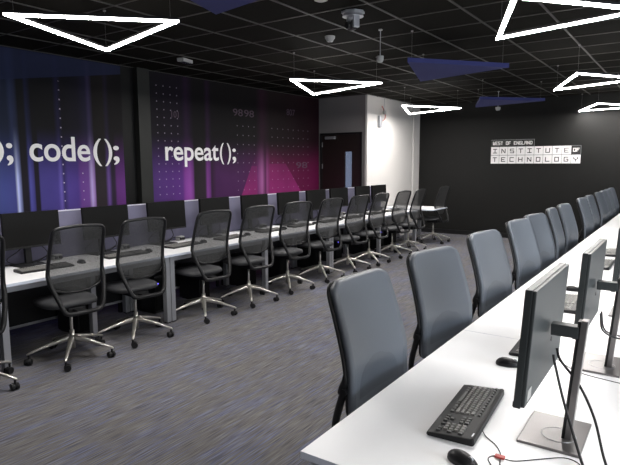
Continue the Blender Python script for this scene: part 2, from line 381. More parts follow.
low2 = [(153, (.07, .03, .15)), (182, (.10, .03, .20)), (185, (.22, .05, .30)), (190, (.27, .07, .36)), (193, (.15, .04, .2)), (194, (.022, .016, .02)), (205, (.03, .02, .03)), (207, (.20, .05, .26)), (210, (.14, .035, .19)), (211, (.03, .015, .03)),
        (216, (.07, .02, .09)), (240, (.07, .02, .085)), (256, (.10, .02, .10)), (259, (.26, .06, .22)), (262, (.40, .13, .34)), (265, (.10, .02, .08)), (267, (.32, .07, .24)), (270, (.14, .015, .07)), (296, (.12, .010, .055)), (319, (.14, .008, .06))]
up2 = [(153, (.018, .014, .022)), (183, (.022, .014, .03)), (187, (.045, .018, .065)), (194, (.014, .012, .014)), (205, (.014, .012, .014)), (208, (.045, .018, .06)), (212, (.014, .012, .014)), (256, (.018, .014, .016)), (262, (.06, .018, .045)), (270, (.024, .014, .016)), (319, (.035, .010, .018))]
yy = y_at
t = thing('wall_mural', 'blue and violet printed wall mural lettered code(); nearest on the left wall', 'mural', (WX, 4.0, 0))
o = link('mural_print', box(B(), WX, MX, YN+0.3, 4.91, 0.35, CZ-0.01), mural_mat('blue_violet_mural_print', low1, up1, [(yy(56), yy(56)+0.14, 0.9, 2.7, 0.14, 0.115, .8), (yy(75), yy(75)+0.12, 0.9, 1.6, 0.12, 0.115, .7)]), t)
o.matrix_parent_inverse = Matrix.Translation((-WX, -4.0, 0))
def on_wall(name, body, u0, u1, z, size, par, m, bold, thick=0.0015):
    o = text_mesh(name, body, size, thick, m, par, (MX+0.0015, y_at(u0), z), (0, 1, 0), (0, 0, 1), width=y_at(u1)-y_at(u0), bold=bold)
    o.matrix_parent_inverse = par_inv(par); return o
def par_inv(p): return Matrix.Translation(-Vector(p.location))
for body, u0, u1, b_ in (('code', 30, 90.5, .006), ('(', 93.7, 102, .002), (')', 105, 112.5, .002), (';', 113.7, 119.5, .004), (')', -9, 4.5, .002), (';', 7, 13.5, .004)):
    on_wall('lettering', body, u0, u1, 1.715 if body not in '()' else 1.735, 0.435 if body not in '()' else 0.39, t, M['letter'], b_)
t2 = thing('wall_mural', 'purple and magenta printed wall mural lettered repeat(); beside the grey door wall', 'mural', (WX, 7.5, 0))
o = link('mural_print', box(B(), WX, MX, 5.345, DY-0.005, 0.35, CZ-0.01),
         mural_mat('purple_magenta_mural_print', low2, up2,
                   [(yy(157), yy(184), 0.9, 2.9, 0.13, 0.115, .5), (yy(234), yy(258), 0.9, 2.45, 0.15, 0.16, .45), (yy(270), yy(310), 0.9, 2.45, 0.17, 0.16, .45)],
                   [(yy(243), 0.55, yy(257), 0.0, 1.62), (yy(269), 0.0, yy(298), -0.9, 1.66)]), t2)
o.matrix_parent_inverse = par_inv(t2)
for body, u0, u1, b_ in (('repeat', 165.5, 218.7, .006), ('(', 220, 224, .002), (')', 227, 231, .002), (';', 232.5, 236, .004)):
    on_wall('lettering', body, u0, u1, 1.725 if body not in '()' else 1.745, 0.43 if body not in '()' else 0.385, t2, M['letter'], b_)
for body, u0, u1, z, s in (('807', 287, 295, 2.60, .17), ('98', 234, 243.5, 2.49, .17), ('98', 245, 254.5, 2.49, .17), ('98', 296, 307, 1.57, .17), ('101', 173, 180, 2.37, .14)):
    on_wall('code_figures', body, u0, u1, z, s, t2, M['faint'], 0.0)

# ------------------------------------------------------------------ sign on the back wall
SX0, SX1, SZ0 = -3.665, -1.845, 1.637
t = thing('wall_sign', 'black and white tiled sign of block letters on the black back wall', 'sign', (SX0, BY, SZ0))
sub = lambda o: setattr(o, 'matrix_parent_inverse', par_inv(t)) or o
cw = (SX1-SX0)/10; ch_ = 0.185
sub(link('header_panel', box(B(), SX0, SX0+5.0*cw, BY-0.010, BY, SZ0+2*ch_, SZ0+2*ch_+0.15), M['ink'], t))
bm = B()
s = 'WEST OF ENGLAND'; k = 5.0*cw/len(s)*0.92
for i, c in enumerate(s):
    if c != ' ': glyph(bm, c, SX0+0.045+i*k, SZ0+2*ch_+0.045, k*0.66, 0.062, 0.011, BY-0.012, BY-0.010)
sub(link('header_lettering', bm, M['letter'], t))
bm = B()
box(bm, SX0, SX0+5.0*cw, BY-0.012, BY-0.0105, SZ0+2*ch_+0.146, SZ0+2*ch_+0.15); box(bm, SX0+5.0*cw-0.004, SX0+5*cw, BY-0.012, BY-0.0105, SZ0+2*ch_, SZ0+2*ch_+0.15); box(bm, SX0+9*cw, SX1, BY-0.0135, BY-0.012, SZ0+2*ch_-0.004, SZ0+2*ch_); box(bm, SX1-0.004, SX1, BY-0.0135, BY-0.012, SZ0+ch_, SZ0+2*ch_)
sub(link('header_outline', bm, M['leg'], t))
for r, row in enumerate(('TECHNOLOGY', 'INSTITUTE*')):
    for i, c in enumerate(row):
        x0 = SX0+i*cw; z0 = SZ0+r*ch_
        of = c == '*'
        p = sub(link('sign_tile', box(B(), x0+0.004, x0+cw-0.004, BY-0.012, BY, z0+0.004, z0+ch_-0.004, 0.0), M['ink'] if of else M['tile'], t))
        bm = B()
        if of:
            glyph(bm, 'O', x0+cw*0.22, z0+0.065, 0.042, 0.062, 0.016, BY-0.015, BY-0.012); glyph(bm, 'F', x0+cw*0.57, z0+0.065, 0.042, 0.062, 0.016, BY-0.015, BY-0.012)
            p['label'] = 'black tile'
        else: glyph(bm, c, x0+cw*0.30, z0+0.05, cw*0.40, 0.082, 0.016, BY-0.015, BY-0.012)
        l = link('tile_letter', bm, M['letter'] if of else M['ink'], p)
# (tile letters are built in world position; their tile carries the inverse)

# ------------------------------------------------------------------ office chairs
def back_y(z):                      # side profile of the backrest, seat faces +y
    if z > 0.80:
        t_ = (z-0.80)/0.37; return -0.138-0.112*t_**1.25
    t_ = (0.80-z)/0.2; return -0.138+0.006*t_
def half_w(z):
    return HW-0.016*max(0, (z-0.80)/0.37)
HW = 0.250
ZT, ZB = 1.17, 0.635
def outline(zt=ZT, n=7):            # right half going up then over the top, local (x, z)
    pts = []
    for i in range(12):
        z = 0.77+(zt-0.055-0.77)*i/11; pts.append((half_w(z), z))
    R_ = 0.05; hw = half_w(zt-0.04)
    for k in range(1, n+1):
        a = PI/2*k/n; pts.append((hw-R_+R_*math.cos(a), zt-0.055+(R_+0.0)*math.sin(a)))
    pts.append((0.10, zt+0.001)); pts.append((0.0, zt+0.006))
    return pts
def back_surface(bm, zt=ZT, zb=ZB, inset=0.0, rb=0.085, off=0.0, thick=0.0, bulge=0.022, cols=14, rows=26, bottom_curve=0.03):
    """curved panel filling the outline"""
    R_ = 0.055; grid = {}
    layers = (0, 1) if thick else (0,)
    for l in layers:
        for j in range(rows+1):
            t_ = j/rows; z = zb+(zt-zb)*t_
            w_ = half_w(z)-inset
            dz = zt-inset-z
            if dz < R_: w_ = w_-R_+math.sqrt(max(0, R_*R_-(R_-max(dz, 0))**2))
            db = z-(zb+inset); RB = rb
            if db < RB: w_ = w_-RB+math.sqrt(max(0, RB*RB-(RB-max(db, 0))**2))
            for i in range(cols+1):
                s_ = 2*i/cols-1
                zz = z-(1-t_)**6*bottom_curve*(1-s_*s_) - inset*(t_**8)
                yv = back_y(z)-bulge*(1-s_*s_)*(1 if t_ < 0.9 else 1-(t_-0.9)*3)+off+(thick if l else 0)
                grid[l, j, i] = bm.verts.new((s_*w_, yv, zz))
    for l in layers:
        for j in range(rows):
            for i in range(cols): bm.faces.new((grid[l, j, i], grid[l, j, i+1], grid[l, j+1, i+1], grid[l, j+1, i]))
    if thick:
        for j in range(rows):
            for i in (0, cols): bm.faces.new((grid[0, j, i], grid[0, j+1, i], grid[1, j+1, i], grid[1, j, i]))
        for i in range(cols):
            for j in (0, rows): bm.faces.new((grid[0, j, i], grid[0, j, i+1], grid[1, j, i+1], grid[1, j, i]))
    return bm
def superrect(n, a, b_, e=4):
    return [(a*abs(math.cos(2*PI*k/n))**(2/e)*(1 if math.cos(2*PI*k/n) > 0 else -1), b_*abs(math.sin(2*PI*k/n))**(2/e)*(1 if math.sin(2*PI*k/n) > 0 else -1)) for k in range(n)]
def make_chair(name, label, group, upholstered):
    global HW
    HW = 0.250 if upholstered else 0.232; k_ = HW/0.25
    t = thing(name, label, 'chair', group=group)
    # seat cushion: crowned pad with a rolled front edge
    bm = B(); n = 36; prev = None
    for (k, z, sh) in ((0.90, 0.470, 0), (1.0, 0.482, 0), (1.0, 0.507, 0), (0.95, 0.521, 0), (0.8, 0.529, 0), (0.4, 0.532, 0)):
        ring = []
        for (x_, y_) in superrect(n, 0.235*k, 0.225*k, 3.4):
            drop = 0.030*max(0, (y_-0.12)/0.10)**2 if y_ > 0.12 else 0
            ring.append(bm.verts.new((x_, 0.090+y_, z-drop)))
        if prev: [bm.faces.new((prev[i], prev[(i+1) % n], ring[(i+1) % n], ring[i])) for i in range(n)]
        else: bm.faces.new(ring[::-1])
        prev = ring
    bm.faces.new(prev); link('seat', bm, M['seat'], t, True)
    # back frame: one loop up the sides and over the top, rails swinging back and in under the seat
    top = outline()
    right_ = [(x_, back_y(z)-0.004, z) for x_, z in top]
    low = [(x_*k_, y_, z) for x_, y_, z in ((0.0, -0.262, 0.452), (0.10, -0.262, 0.452), (0.155, -0.260, 0.462), (0.182, -0.252, 0.495), (0.205, -0.230, 0.560), (0.232, -0.190, 0.655), (0.248, -0.158, 0.735))]
    half = spline(low, 4)+right_
    full = half+[(-p[0], p[1], p[2]) for p in reversed([tuple(q) for q in half[:-1]])]
    full = [Vector(p) for p in full[:-1]]
    rad = []
    for p in full: rad.append(0.019 if p.z < 0.8 else (0.016 if p.z < 1.1 else 0.014))
    if upholstered: rad = [r_*0.62 if p.z > 0.8 else r_*0.9 for r_, p in zip(rad, full)]; full = [Vector((p.x*0.985, p.y-0.016, p.z-0.010)) if p.z > 0.70 else p for p in full]
    bm = B(); tube(bm, full, rad, 8, closed=True); link('back_frame', bm, M['black_pl'], t, True)
    if upholstered:
        bm = B(); back_surface(bm, zb=0.575, rb=0.05, thick=0.028, off=-0.008, bulge=0.026); o = link('backrest', bm, M['slate'], t, True); o['label'] = 'slate grey upholstered backrest'
        bm = B(); 
        n = 20; c = bm.verts.new((0, 0, 0.66)); vs = []
        for k in range(n+1):
            a = PI*k/n; z = 0.66+0.17*math.sin(a)**0.7; x_ = 0.19*math.cos(a)
            vs.append((x_, z))
        for q in range(6):
            f0, f1 = q/6, (q+1)/6
        rings = []
        for q in range(7):
            f = 1-q/6; rg = []
            for (x_, z) in vs:
                xx = x_*f; zz = 0.66+(z-0.66)*f; s_ = xx/half_w(zz)
                rg.append(bm.verts.new((xx, back_y(zz)-0.026*(1-s_*s_)-0.008+0.026+0.0035-(0.0028 if q == 0 else 0), zz)))
            rings.append(rg)
        for q in range(6):
            for i in range(n): bm.faces.new((rings[q][i], rings[q][i+1], rings[q+1][i+1], rings[q+1][i]))
        bmesh.ops.delete(bm, geom=[c], context='VERTS')
        bmesh.ops.remove_doubles(bm, verts=bm.verts[:], dist=1e-5)
        link('lumbar_panel', bm, M['lumbar'], t, True)
        bm = B(); back_surface(bm, zb=0.575, rb=0.05, inset=0.005, thick=0.014, off=-0.024, bulge=0.026); link('back_shell', bm, M['black_pl'], t, True)
        for s_ in (-1, 1):
            bm = B(); cyl(bm, (s_*0.240, back_y(0.70)-0.022, 0.715), (s_*0.266, back_y(0.70)-0.022, 0.715), 0.015, n=12); link('pivot_bolt', bm, M['black_pl'], t)
    else:
        bm = B(); back_surface(bm, inset=0.004, off=-0.004, bulge=0.024); o = link('backrest', bm, M['mesh'], t, True); o['label'] = 'see-through dark mesh backrest'
        pts = []
        edge = [(HW, 0.78)]+[(HW-0.085+0.085*math.cos(a), ZB+0.085-0.085*math.sin(a)) for a in [PI/2*k/6 for k in range(7)]]+[(0.10, ZB-0.018), (0.0, ZB-0.024)]
        edge = edge+[(-x_, z) for x_, z in reversed(edge[:-1])]
        for x_, z in edge: pts.append((x_, back_y(z)-0.024*(1-(x_/HW)**2)-0.004, z))
        bm = B(); tube(bm, pts, 0.010, 8); link('lower_rail', bm, M['black_pl'], t, True)
    # mechanism, column
    bm = B(); box(bm, -0.075, 0.075, -0.13, 0.12, 0.415, 0.472, 0.012); box(bm, -0.04, 0.04, -0.255, -0.12, 0.432, 0.462, 0.006); link('tilt_mechanism', bm, M['black_pl'], t)
    bm = B(); cyl(bm, (0.06, 0.05, 0.445), (0.22, 0.05, 0.445), 0.006); cyl(bm, (0.20, 0.05, 0.445), (0.255, 0.05, 0.443), 0.011); link('height_lever', bm, M['black_pl'], t)
    bm = B(); cyl(bm, (0, 0, 0.20), (0, 0, 0.42), 0.0135); cyl(bm, (0, 0, 0.085), (0, 0, 0.245), 0.024, 0.021); link('gas_column', bm, M['silver'], t, True)
    # five star base, each leg and caster a part
    for k in range(5):
        a = math.radians(72*k+92); ca, sa = math.cos(a), math.sin(a)
        bm = B(); rings = []
        for (r_, z, w_, h) in ((0.012, 0.180, 0.026, 0.052), (0.06, 0.172, 0.024, 0.046), (0.17, 0.148, 0.019, 0.032), (0.28, 0.116, 0.014, 0.022), (0.348, 0.094, 0.012, 0.018), (0.363, 0.088, 0.007, 0.012)):
            rg = []
            for (x_, z_) in superrect(10, w_, h/2, 2.6):
                rg.append(bm.verts.new((ca*r_-sa*x_, sa*r_+ca*x_, z+z_)))
            rings.append(rg)
        for p, q in zip(rings, rings[1:]):
            for i in range(10): bm.faces.new((p[i], p[(i+1) % 10], q[(i+1) % 10], q[i]))
        bm.faces.new(rings[0][::-1]); bm.faces.new(rings[-1]); link('base_leg', bm, M['silver'], t, True)
        bm = B(); cx_, cy_ = ca*0.348, sa*0.348; da = a+0.7*k+0.4; fx, fy = math.cos(da), math.sin(da); nx, ny = -fy, fx
        ox, oy = cx_+fx*0.012, cy_+fy*0.012
        for s_ in (-1, 1):
            cyl(bm, (ox+nx*0.008*s_, oy+ny*0.008*s_, 0.029), (ox+nx*0.027*s_, oy+ny*0.027*s_, 0.029), 0.029, 0.026, n=18)
        cyl(bm, (ox-nx*0.01, oy-ny*0.01, 0.032), (ox+nx*0.01, oy+ny*0.01, 0.032), 0.021, n=12); cyl(bm, (cx_, cy_, 0.045), (cx_, cy_, 0.082), 0.008, n=10)
        link('caster', bm, M['black_pl'], t)
    return t
# chairs of the left row: (hub x, hub y, turn)
LCH = [(-4.33, 1.79, -6), (-4.33, 2.63, -7), (-4.34, 3.31, -9), (-4.34, 4.22, -8), (-4.34, 4.98, -10), (-4.34, 5.77, -14), (-4.34, 6.56, -8), (-4.34, 7.35, -8), (-4.34, 8.05, -4), (-4.34, 8.92, -6), (-4.34, 9.61, 0), (-4.37, 10.93, -4)]
g = 'mesh-back chairs along the left-hand desks'
c0 = None
for i, (x_, y_, a) in enumerate(LCH):
    if i == 0: lab = 'black mesh office chair cut off by the left edge of the photo'
    elif i == len(LCH)-1: lab = 'lone black mesh office chair at the far desk end against black back wall'
    else: lab = 'black mesh-back office chair, %s whole chair from the front in left row' % ORD[i-1]
    rz = PI/2+math.radians(a)
    if c0 is None:
        c0 = make_chair('office_chair', lab, g, False); c0.location = (x_, y_, 0); c0.rotation_euler = (0, 0, rz)
    else: dup(c0, (x_, y_, 0), rz, lab)
# chairs of the right row: (backrest corner y, turn)
RCH = [(1.91, -2), (2.74, -12), (3.74, -8), (4.74, -8), (5.36, -9), (6.20, 3), (6.90, -4), (8.25, -3), (8.95, -2), (9.95, -3), (10.56, -2), (11.17, -2), (11.78, -2)]
g = 'slate grey chairs along the right-hand desk'
c1 = None
for i, (y_, a) in enumerate(RCH):
    lab = 'slate grey upholstered office chair at right-hand white desk, %s from the front' % ORD[i]
    rz = -PI/2+math.radians(a); loc = (-0.973, y_+0.245, 0)
    if c1 is None:
        c1 = make_chair('office_chair', lab, g, True); c1.location = loc; c1.rotation_euler = (0, 0, rz)
    else: dup(c1, loc, rz, lab)

# ------------------------------------------------------------------ desks
DT = 0.73
def desk(label, x0, x1, y0, y1, legs, group=None, edge=True):
    t = thing('desk', label, 'desk', ((x0+x1)/2, (y0+y1)/2, 0), 0, group); inv = par_inv(t)
    def P(o): o.matrix_parent_inverse = inv; return o
    bm = B(); box(bm, x0, x1, y0+0.001, y1-0.001, DT-0.025, DT, 0.0015)
    for f in bm.faces:
        if abs(f.normal.z) < 0.5: f.material_index = 1
    P(link('desktop', bm, None, t, mats=[M['desk'], M['desk_edge']]))
    for (lx, ly, wy) in legs:
        bm = B(); box(bm, lx-0.03, lx+0.03, ly-wy/2, ly+wy/2, 0.012, DT-0.0255, 0.004); P(link('leg', bm, M['leg'], t))
        bm = B(); box(bm, lx-0.025, lx+0.025, ly-wy/2+0.005, ly+wy/2-0.005, 0, 0.012); P(link('foot', bm, M['black_pl'], t))
    ya, yb = min(l[1] for l in legs), max(l[1] for l in legs)
    xa, xb = min(l[0] for l in legs), max(l[0] for l in legs)
    bm = B()
    y_end = yb if yb > ya else y1-0.01
    for lx in (xa, xb): box(bm, lx-0.02, lx+0.02, ya+0.03, y_end-0.03, DT-0.075, DT-0.026)
    for ly in (ya, yb) if yb > ya else (ya,): box(bm, xa+0.03, xb-0.03, ly-0.02, ly+0.02, DT-0.075, DT-0.026)
    P(link('frame', bm, M['leg'], t))
    return t
LX0, LX1 = -5.20, -4.40
bounds = [0.50, 2.09, 3.83, 5.40, 7.00, 8.58, 10.18]
for i in range(6):
    y0, y1 = bounds[i], bounds[i+1]
    lg = [(xx, yv, 0.055) for xx in (LX1-0.05, LX0+0.06) for yv in ((y0+0.032, y1-0.032) if i % 2 else (y0+0.032,))]
    if i == 1: lg.append((-4.66, 3.06, 0.05))
    where = ['cut off by the photo edge', 'below the code lettering', 'in front of the dark column', 'below the repeat lettering', 'below the magenta print', 'in front of the door'][i]
    desk('white desk with silver legs in the left row, %s' % where, LX0, LX1, y0, y1, lg, 'white desks of the left-hand row')
desk('white desk at far end of left row with a lone chair', -5.35, -4.18, 10.42, 11.22, [(-4.78, 10.47, .055), (-4.78, 11.17, .055), (-5.28, 10.47, .055), (-5.28, 11.17, .055)], 'white desks of the left-hand row')
RX0, RX1 = -1.0, 0.60
rb = [1.39]+[1.39+1.6*k for k in range(1, 7)]+[12.30]
for i in range(7):
    y0, y1 = rb[i], rb[i+1]
    lg = [((RX0+0.06 if (i == 0 and yv < 2) or (i == 6 and yv > 12) else RX0+0.45) if s_ < 0 else RX1-0.06, yv, 0.055) for s_ in (-1, 1) for yv in (y0+0.05, y1-0.032)]
    desk('wide white bench desk in the right-hand run, %s section from the front' % ORD[i], RX0, RX1, y0, y1, lg, 'white desk sections of the right-hand run')
# fabric screens behind the left desks
for i in range(6):
    y0, y1 = bounds[i]+0.004, bounds[i+1]-0.004
    t = thing('desk_divider', 'lilac fabric desk screen behind left-row monitors, %s' % ['at the photo edge', 'below the code lettering', 'in front of the dark column', 'below the repeat lettering', 'below the magenta print', 'in front of the door'][i], 'divider', (-5.222, (y0+y1)/2, 0), 0, 'lilac screens behind the left desks'); inv = par_inv(t)
    o = link('fabric_panel', box(B(), -5.235, -5.209, y0, y1, 0.60, 1.200, 0.003), M['divider'], t); o.matrix_parent_inverse = inv
    o = link('top_trim', box(B(), -5.237, -5.207, y0, y1, 1.200, 1.211, 0.002), M['div_trim'], t); o.matrix_parent_inverse = inv
    o = link('modesty_panel', box(B(), -5.232, -5.212, y0, y1, 0.14, 0.60), M['black_pl'], t); o.matrix_parent_inverse = inv
    o = link('bottom_rail', box(B(), -5.236, -5.205, y0, y1, 0.115, 0.14, 0.002), M['leg'], t); o.matrix_parent_inverse = inv
    for yv in (y0+0.05, y1-0.05):
        o = link('support_post', box(B(), -5.240, -5.206, yv-0.015, yv+0.015, 0, 0.115), M['black_pl'], t); o.matrix_parent_inverse = inv

# ------------------------------------------------------------------ monitors (screen faces +x locally)
def make_monitor(name, label, group, wd, z0, z1, back, ped, pole_top):
    t = thing(name, label, 'monitor', group=group)
    h = wd/2
    bm = B(); box(bm, -0.012, 0.010, -h, h, z0, z1, 0.003); o = link('housing', bm, back, t)
    bm = B(); box(bm, -0.024, -0.011, -h+0.0015, h-0.0015, z0+0.004, z1-0.0015, 0.006); link('rear_cover', bm, back, t)
    bm = B(); box(bm, 0.0100, 0.0112, -h+0.008, h-0.008, z0+0.020, z1-0.008); link('screen', bm, M['screen'], t)
    bm = B(); box(bm, 0.010, 0.0125, -h+0.004, h-0.004, z0+0.002, z0+0.018); link('lower_bezel', bm, M['black_pl'], t)
    for part in list(t.children):
        for v in part.data.vertices: v.co.x += (z1-v.co.z)*0.055       # the panel tips back a little
    # stand
    bm = B(); box(bm, -0.145, 0.052, -0.155, 0.110, 0, 0.010, 0.003); b_ = link('stand_base', bm, ped, t)
    bm = B(); pts = [(-0.062+0.055*math.cos(2*PI*k/28), 0.055*math.sin(2*PI*k/28), 0.0105) for k in range(28)]; tube(bm, pts, 0.0008, 4, closed=True); link('turntable_ring', bm, M['leg'], b_)
    pw = 0.020 if back is not M['screen'] else 0.032
    bm = B(); box(bm, -0.106, -0.086, -pw, pw, 0.010, pole_top, 0.003); box(bm, -0.086, -0.076, -pw*0.92, pw*0.92, 0.010, pole_top-0.004, 0.001)
    for v in bm.verts: v.co.x -= (v.co.z-0.05)*0.075      # the column leans slightly
    for f in bm.faces: cc = f.calc_center_median(); f.material_index = 1 if cc.x+(cc.z-0.05)*0.075 > -0.0865 else 0
    bm.faces.ensure_lookup_table(); link('stand_pole', bm, None, t, mats=[ped, M['black_pl']])
    zc = pole_top-0.045
    bm = B(); box(bm, -0.108, -0.022, -0.022, 0.022, zc-0.018, zc+0.022, 0.004); link('mount_arm', bm, M['mon_back'], t)
    return t
LMY = [2.72, 3.52, 4.34, 5.14, 5.94, 6.74, 7.50, 8.22, 9.07, 9.73]
g = 'black monitors along the left-hand desks'; m0 = None
for i, y_ in enumerate(LMY):
    lab = 'black wide monitor in front of lilac screens, %s from the front in left row' % ORD[i]
    if m0 is None:
        m0 = make_monitor('monitor', lab, g, 0.54, 0.172, 0.505, M['screen'], M['black_pl'], 0.36); m0.location = (-5.04, y_, DT)
    else: dup(m0, (-5.04, y_, DT), math.radians(random.uniform(-3, 3)), lab)
g = 'dark grey monitors seen from behind on the right desk'; m1 = None
RMON = [(-0.372, 1.965, 0), (-0.335, 2.79, 0), (-0.30, 3.86, 0)]
for i, (x_, y_, a) in enumerate(RMON):
    lab = ['dark grey monitor seen from behind nearest the camera on right-hand desk', 'dark grey monitor seen from behind, middle one on the right-hand desk', 'dark grey monitor at right photo edge, farthest of the three seen from behind'][i]
    if m1 is None:
        m1 = make_monitor('monitor', lab, g, 0.54, 0.190, 0.568, M['mon_back'], M['stand'], 0.43); m1.location = (x_, y_, DT); m1.rotation_euler = (0, 0, PI)
        bm = B(); box(bm, -0.0252, -0.0238, 0.198, 0.246, 0.208, 0.244)
        for v in bm.verts: v.co.x += (0.568-v.co.z)*0.055
        link('sticker', bm, M['white_pl'], m1)['label'] = 'small white barcode sticker'
        bm = B(); cyl(bm, (-0.0125, -0.06, 0.33), (-0.0108, -0.06, 0.33), 0.009, n=20); link('round_badge', bm, M['black_pl'], m1)
        bm = B(); cyl(bm, (-0.1045, 0, 0.14), (-0.1035, 0, 0.14), 0.013, n=20); link('cable_hole', bm, M['black_pl'], m1)
    else: dup(m1, (x_, y_, DT), PI+math.radians(a), lab)

# ------------------------------------------------------------------ keyboards and mice
def key_layout():
    """(x from user side to back, y along the board, size x, size y, light?)"""
    out = []; p = 0.0196
    for r in range(5):                                   # main rows, user side first
        x_ = -0.048+r*0.0190
        if r == 0: ws = [1.25, 1.25, 1.25, 6.0, 1.25, 1.25, 1.25, 1.25]
        elif r == 1: ws = [2.2]+[1]*10+[2.55]
        elif r == 2: ws = [1.75]+[1]*11+[2.0]
        elif r == 3: ws = [1.5]+[1]*12+[1.25]
        else: ws = [1]*13+[1.75]
        tot = sum(ws); k = 0.285/tot; y_ = 0.228
        for w_ in ws:
            out.append((x_, y_-w_*k/2, 0.0160, w_*k-0.0035, r >= 1)); y_ -= w_*k
    for k in range(12): out.append((0.052, 0.222-k*0.0238-0.004*(k//4), 0.011, 0.0175, False))
    for q in range(3): out.append((-0.048, -0.092-q*0.0196, 0.0160, 0.0160, False))
    out.append((-0.029, -0.1116, 0.0160, 0.0160, False))
    for r in (3, 4):
        for q in range(3): out.append((-0.048+r*0.019, -0.092-q*0.0196, 0.0160, 0.0160, False))
    for r in range(5):
        for q in range(4):
            if (r == 0 and q == 1): continue
            if q == 3 and r in (1, 3): continue
            out.append((-0.048+r*0.019, -0.160-q*0.0186, 0.0160, 0.0155, q < 3 and r > 0))
    return out
def make_keyboard(label, group, single):
    t = thing('keyboard', label, 'keyboard', group=group)
    bm = B(); prof = [(-0.085, 0.004), (-0.083, 0.012), (-0.062, 0.0155), (0.066, 0.024), (0.074, 0.027), (0.080, 0.024), (0.082, 0.006), (0.078, 0.0), (-0.082, 0.0)]
    for s_, k in ((-0.240, 0.94), (-0.236, 1.0), (0.236, 1.0), (0.240, 0.94)):
        rg = [bm.verts.new((x_*k, s_, z*k if z > 0.001 else 0)) for x_, z in prof]
        if s_ > -0.24: [bm.faces.new((pr[i], pr[(i+1) % 9], rg[(i+1) % 9], rg[i])) for i in range(9)]
        else: bm.faces.new(rg)
        pr = rg
    bm.faces.new(pr[::-1]); link('case', bm, M['black_pl'], t)
    ks = key_layout(); allb = B()
    for (x_, y_, a, b_, li) in ks[:]:
        z = 0.0155+(x_+0.062)/0.128*0.0085
        bm = B() if single else allb
        vs = []
        for (dz, sh) in ((0.0, 0.0), (0.0055, 0.0022)):
            vs.append([bm.verts.new((x_+sx*(a/2-sh), y_+sy*(b_/2-sh), z+dz)) for sx, sy in ((-1, -1), (1, -1), (1, 1), (-1, 1))])
        bm.faces.new(vs[1]); bm.faces.new(vs[0][::-1])
        for i in range(4): bm.faces.new((vs[0][i], vs[0][(i+1) % 4], vs[1][(i+1) % 4], vs[1][i]))
        if single: link('key', bm, M['key_l'] if li else M['key_d'], t)
    if single:
        allb.free()
        bm = B(); box(bm, 0.068, 0.0725, -0.222, -0.196, 0.0255, 0.0268); link('maker_badge', bm, M['leg'], t)
    else:
        box(allb, -0.060, 0.062, -0.232, 0.232, 0.014, 0.0152); link('key_field', allb, M['key_l'], t)
    return t
k = make_keyboard('black keyboard with pale keys nearest the camera on the right desk', 'black keyboards on the desks', True)
k.location = (-0.628, 1.972, DT); k.rotation_euler = (0, 0, math.radians(3.5))
kb = make_keyboard('black keyboard behind the nearest right-desk monitor', 'black keyboards on the desks', False)
kb.location = (-0.60, 2.955, DT); kb.rotation_euler = (0, 0, math.radians(2))
for i, (y_, lab) in enumerate(((3.93, 'black keyboard seen in the gap between the nearest and middle right monitors'), (5.62, 'nearer black keyboard seen between the middle and farthest right monitors'), (6.42, 'farther black keyboard seen between the middle and farthest right monitors'))):
    dup(kb, (-0.60, y_, DT), math.radians(1-i), lab)
for i, y_ in enumerate(LMY):
    dup(kb, (-4.76+random.uniform(-.02, .02), y_+random.uniform(-.06, .04), DT), PI+math.radians(random.uniform(-5, 5)), 'black keyboard in front of the %s left-row monitor from the front' % ORD[i])
def make_mouse(label):
    t = thing('computer_mouse', label, 'mouse', group='black mice on the desks')
    bm = B(); bmesh.ops.create_uvsphere(bm, u_segments=24, v_segments=16, radius=1.0)
    for v in bm.verts:
        x_, y_, z = v.co
        z = max(z, -0.15); w_ = 0.031*(1-0.10*x_)
        v.co = Vector((x_*0.056, y_*w_*(1.0 if abs(x_) < .5 else 1), (z+0.15)*0.031*(1.0-0.18*x_)))
    link('body', bm, M['black_pl'], t, True)
    bm = B(); cyl(bm, (0.030, -0.0035, 0.0262), (0.030, 0.0035, 0.0262), 0.008, n=16); link('scroll_wheel', bm, M['leg'], t)
    return t
ms = make_mouse('black mouse at the bottom edge, beside the nearest keyboard'); ms.location = (-0.530, 1.622, DT); ms.rotation_euler = (0, 0, math.radians(-18))
dup(ms, (-0.640, 2.57, DT), math.radians(12), 'black mouse left of the nearest monitor on the right desk')
dup(ms, (-0.650, 4.38, DT), math.radians(4), 'black mouse seen far off between nearest and middle right monitors')
for i, y_ in enumerate(LMY): dup(ms, (-4.76, y_+0.31, DT), PI, 'black mouse beside the keyboard of the %s left-row monitor' % ORD[i])

# ------------------------------------------------------------------ cables on the right desk
def cable(name, label, pts, r, m='black_pl', group=None, k=8):
    bm = B(); tube(bm, spline(pts, k), r, 8); o = link(name, bm, M[m], None, True); return meta(o, label, 'cable', group)
z = DT+0.004
cable('monitor_cable', 'thick black cable hanging from nearest monitor and running off the desk front', [(-0.335, 1.93, 1.035), (-0.325, 1.92, 1.00), (-0.29, 1.89, 0.90), (-0.24, 1.83, 0.80), (-0.20, 1.77, z+.003), (-0.16, 1.66, z), (-0.12, 1.50, z)], 0.0045, group='cables of the nearest monitor')
cable('monitor_cable', 'thick black cable looping past the silver pole of the nearest monitor', [(-0.335, 1.99, 1.04), (-0.32, 1.985, 1.00), (-0.255, 1.97, 0.93), (-0.20, 1.92, 0.85), (-0.16, 1.84, 0.77), (-0.13, 1.77, z+.003), (-0.09, 1.62, z), (-0.07, 1.5, z)], 0.0045, group='cables of the nearest monitor')
z = DT+0.002
cable('keyboard_cable', 'thin black cable leaving the nearest keyboard with a red tag', [(-0.545, 1.86, DT+.012), (-0.52, 1.83, z), (-0.475, 1.79, z), (-0.445, 1.74, z), (-0.43, 1.68, z), (-0.40, 1.60, z), (-0.385, 1.54, z)], 0.0017, group='thin cables on the right desk')
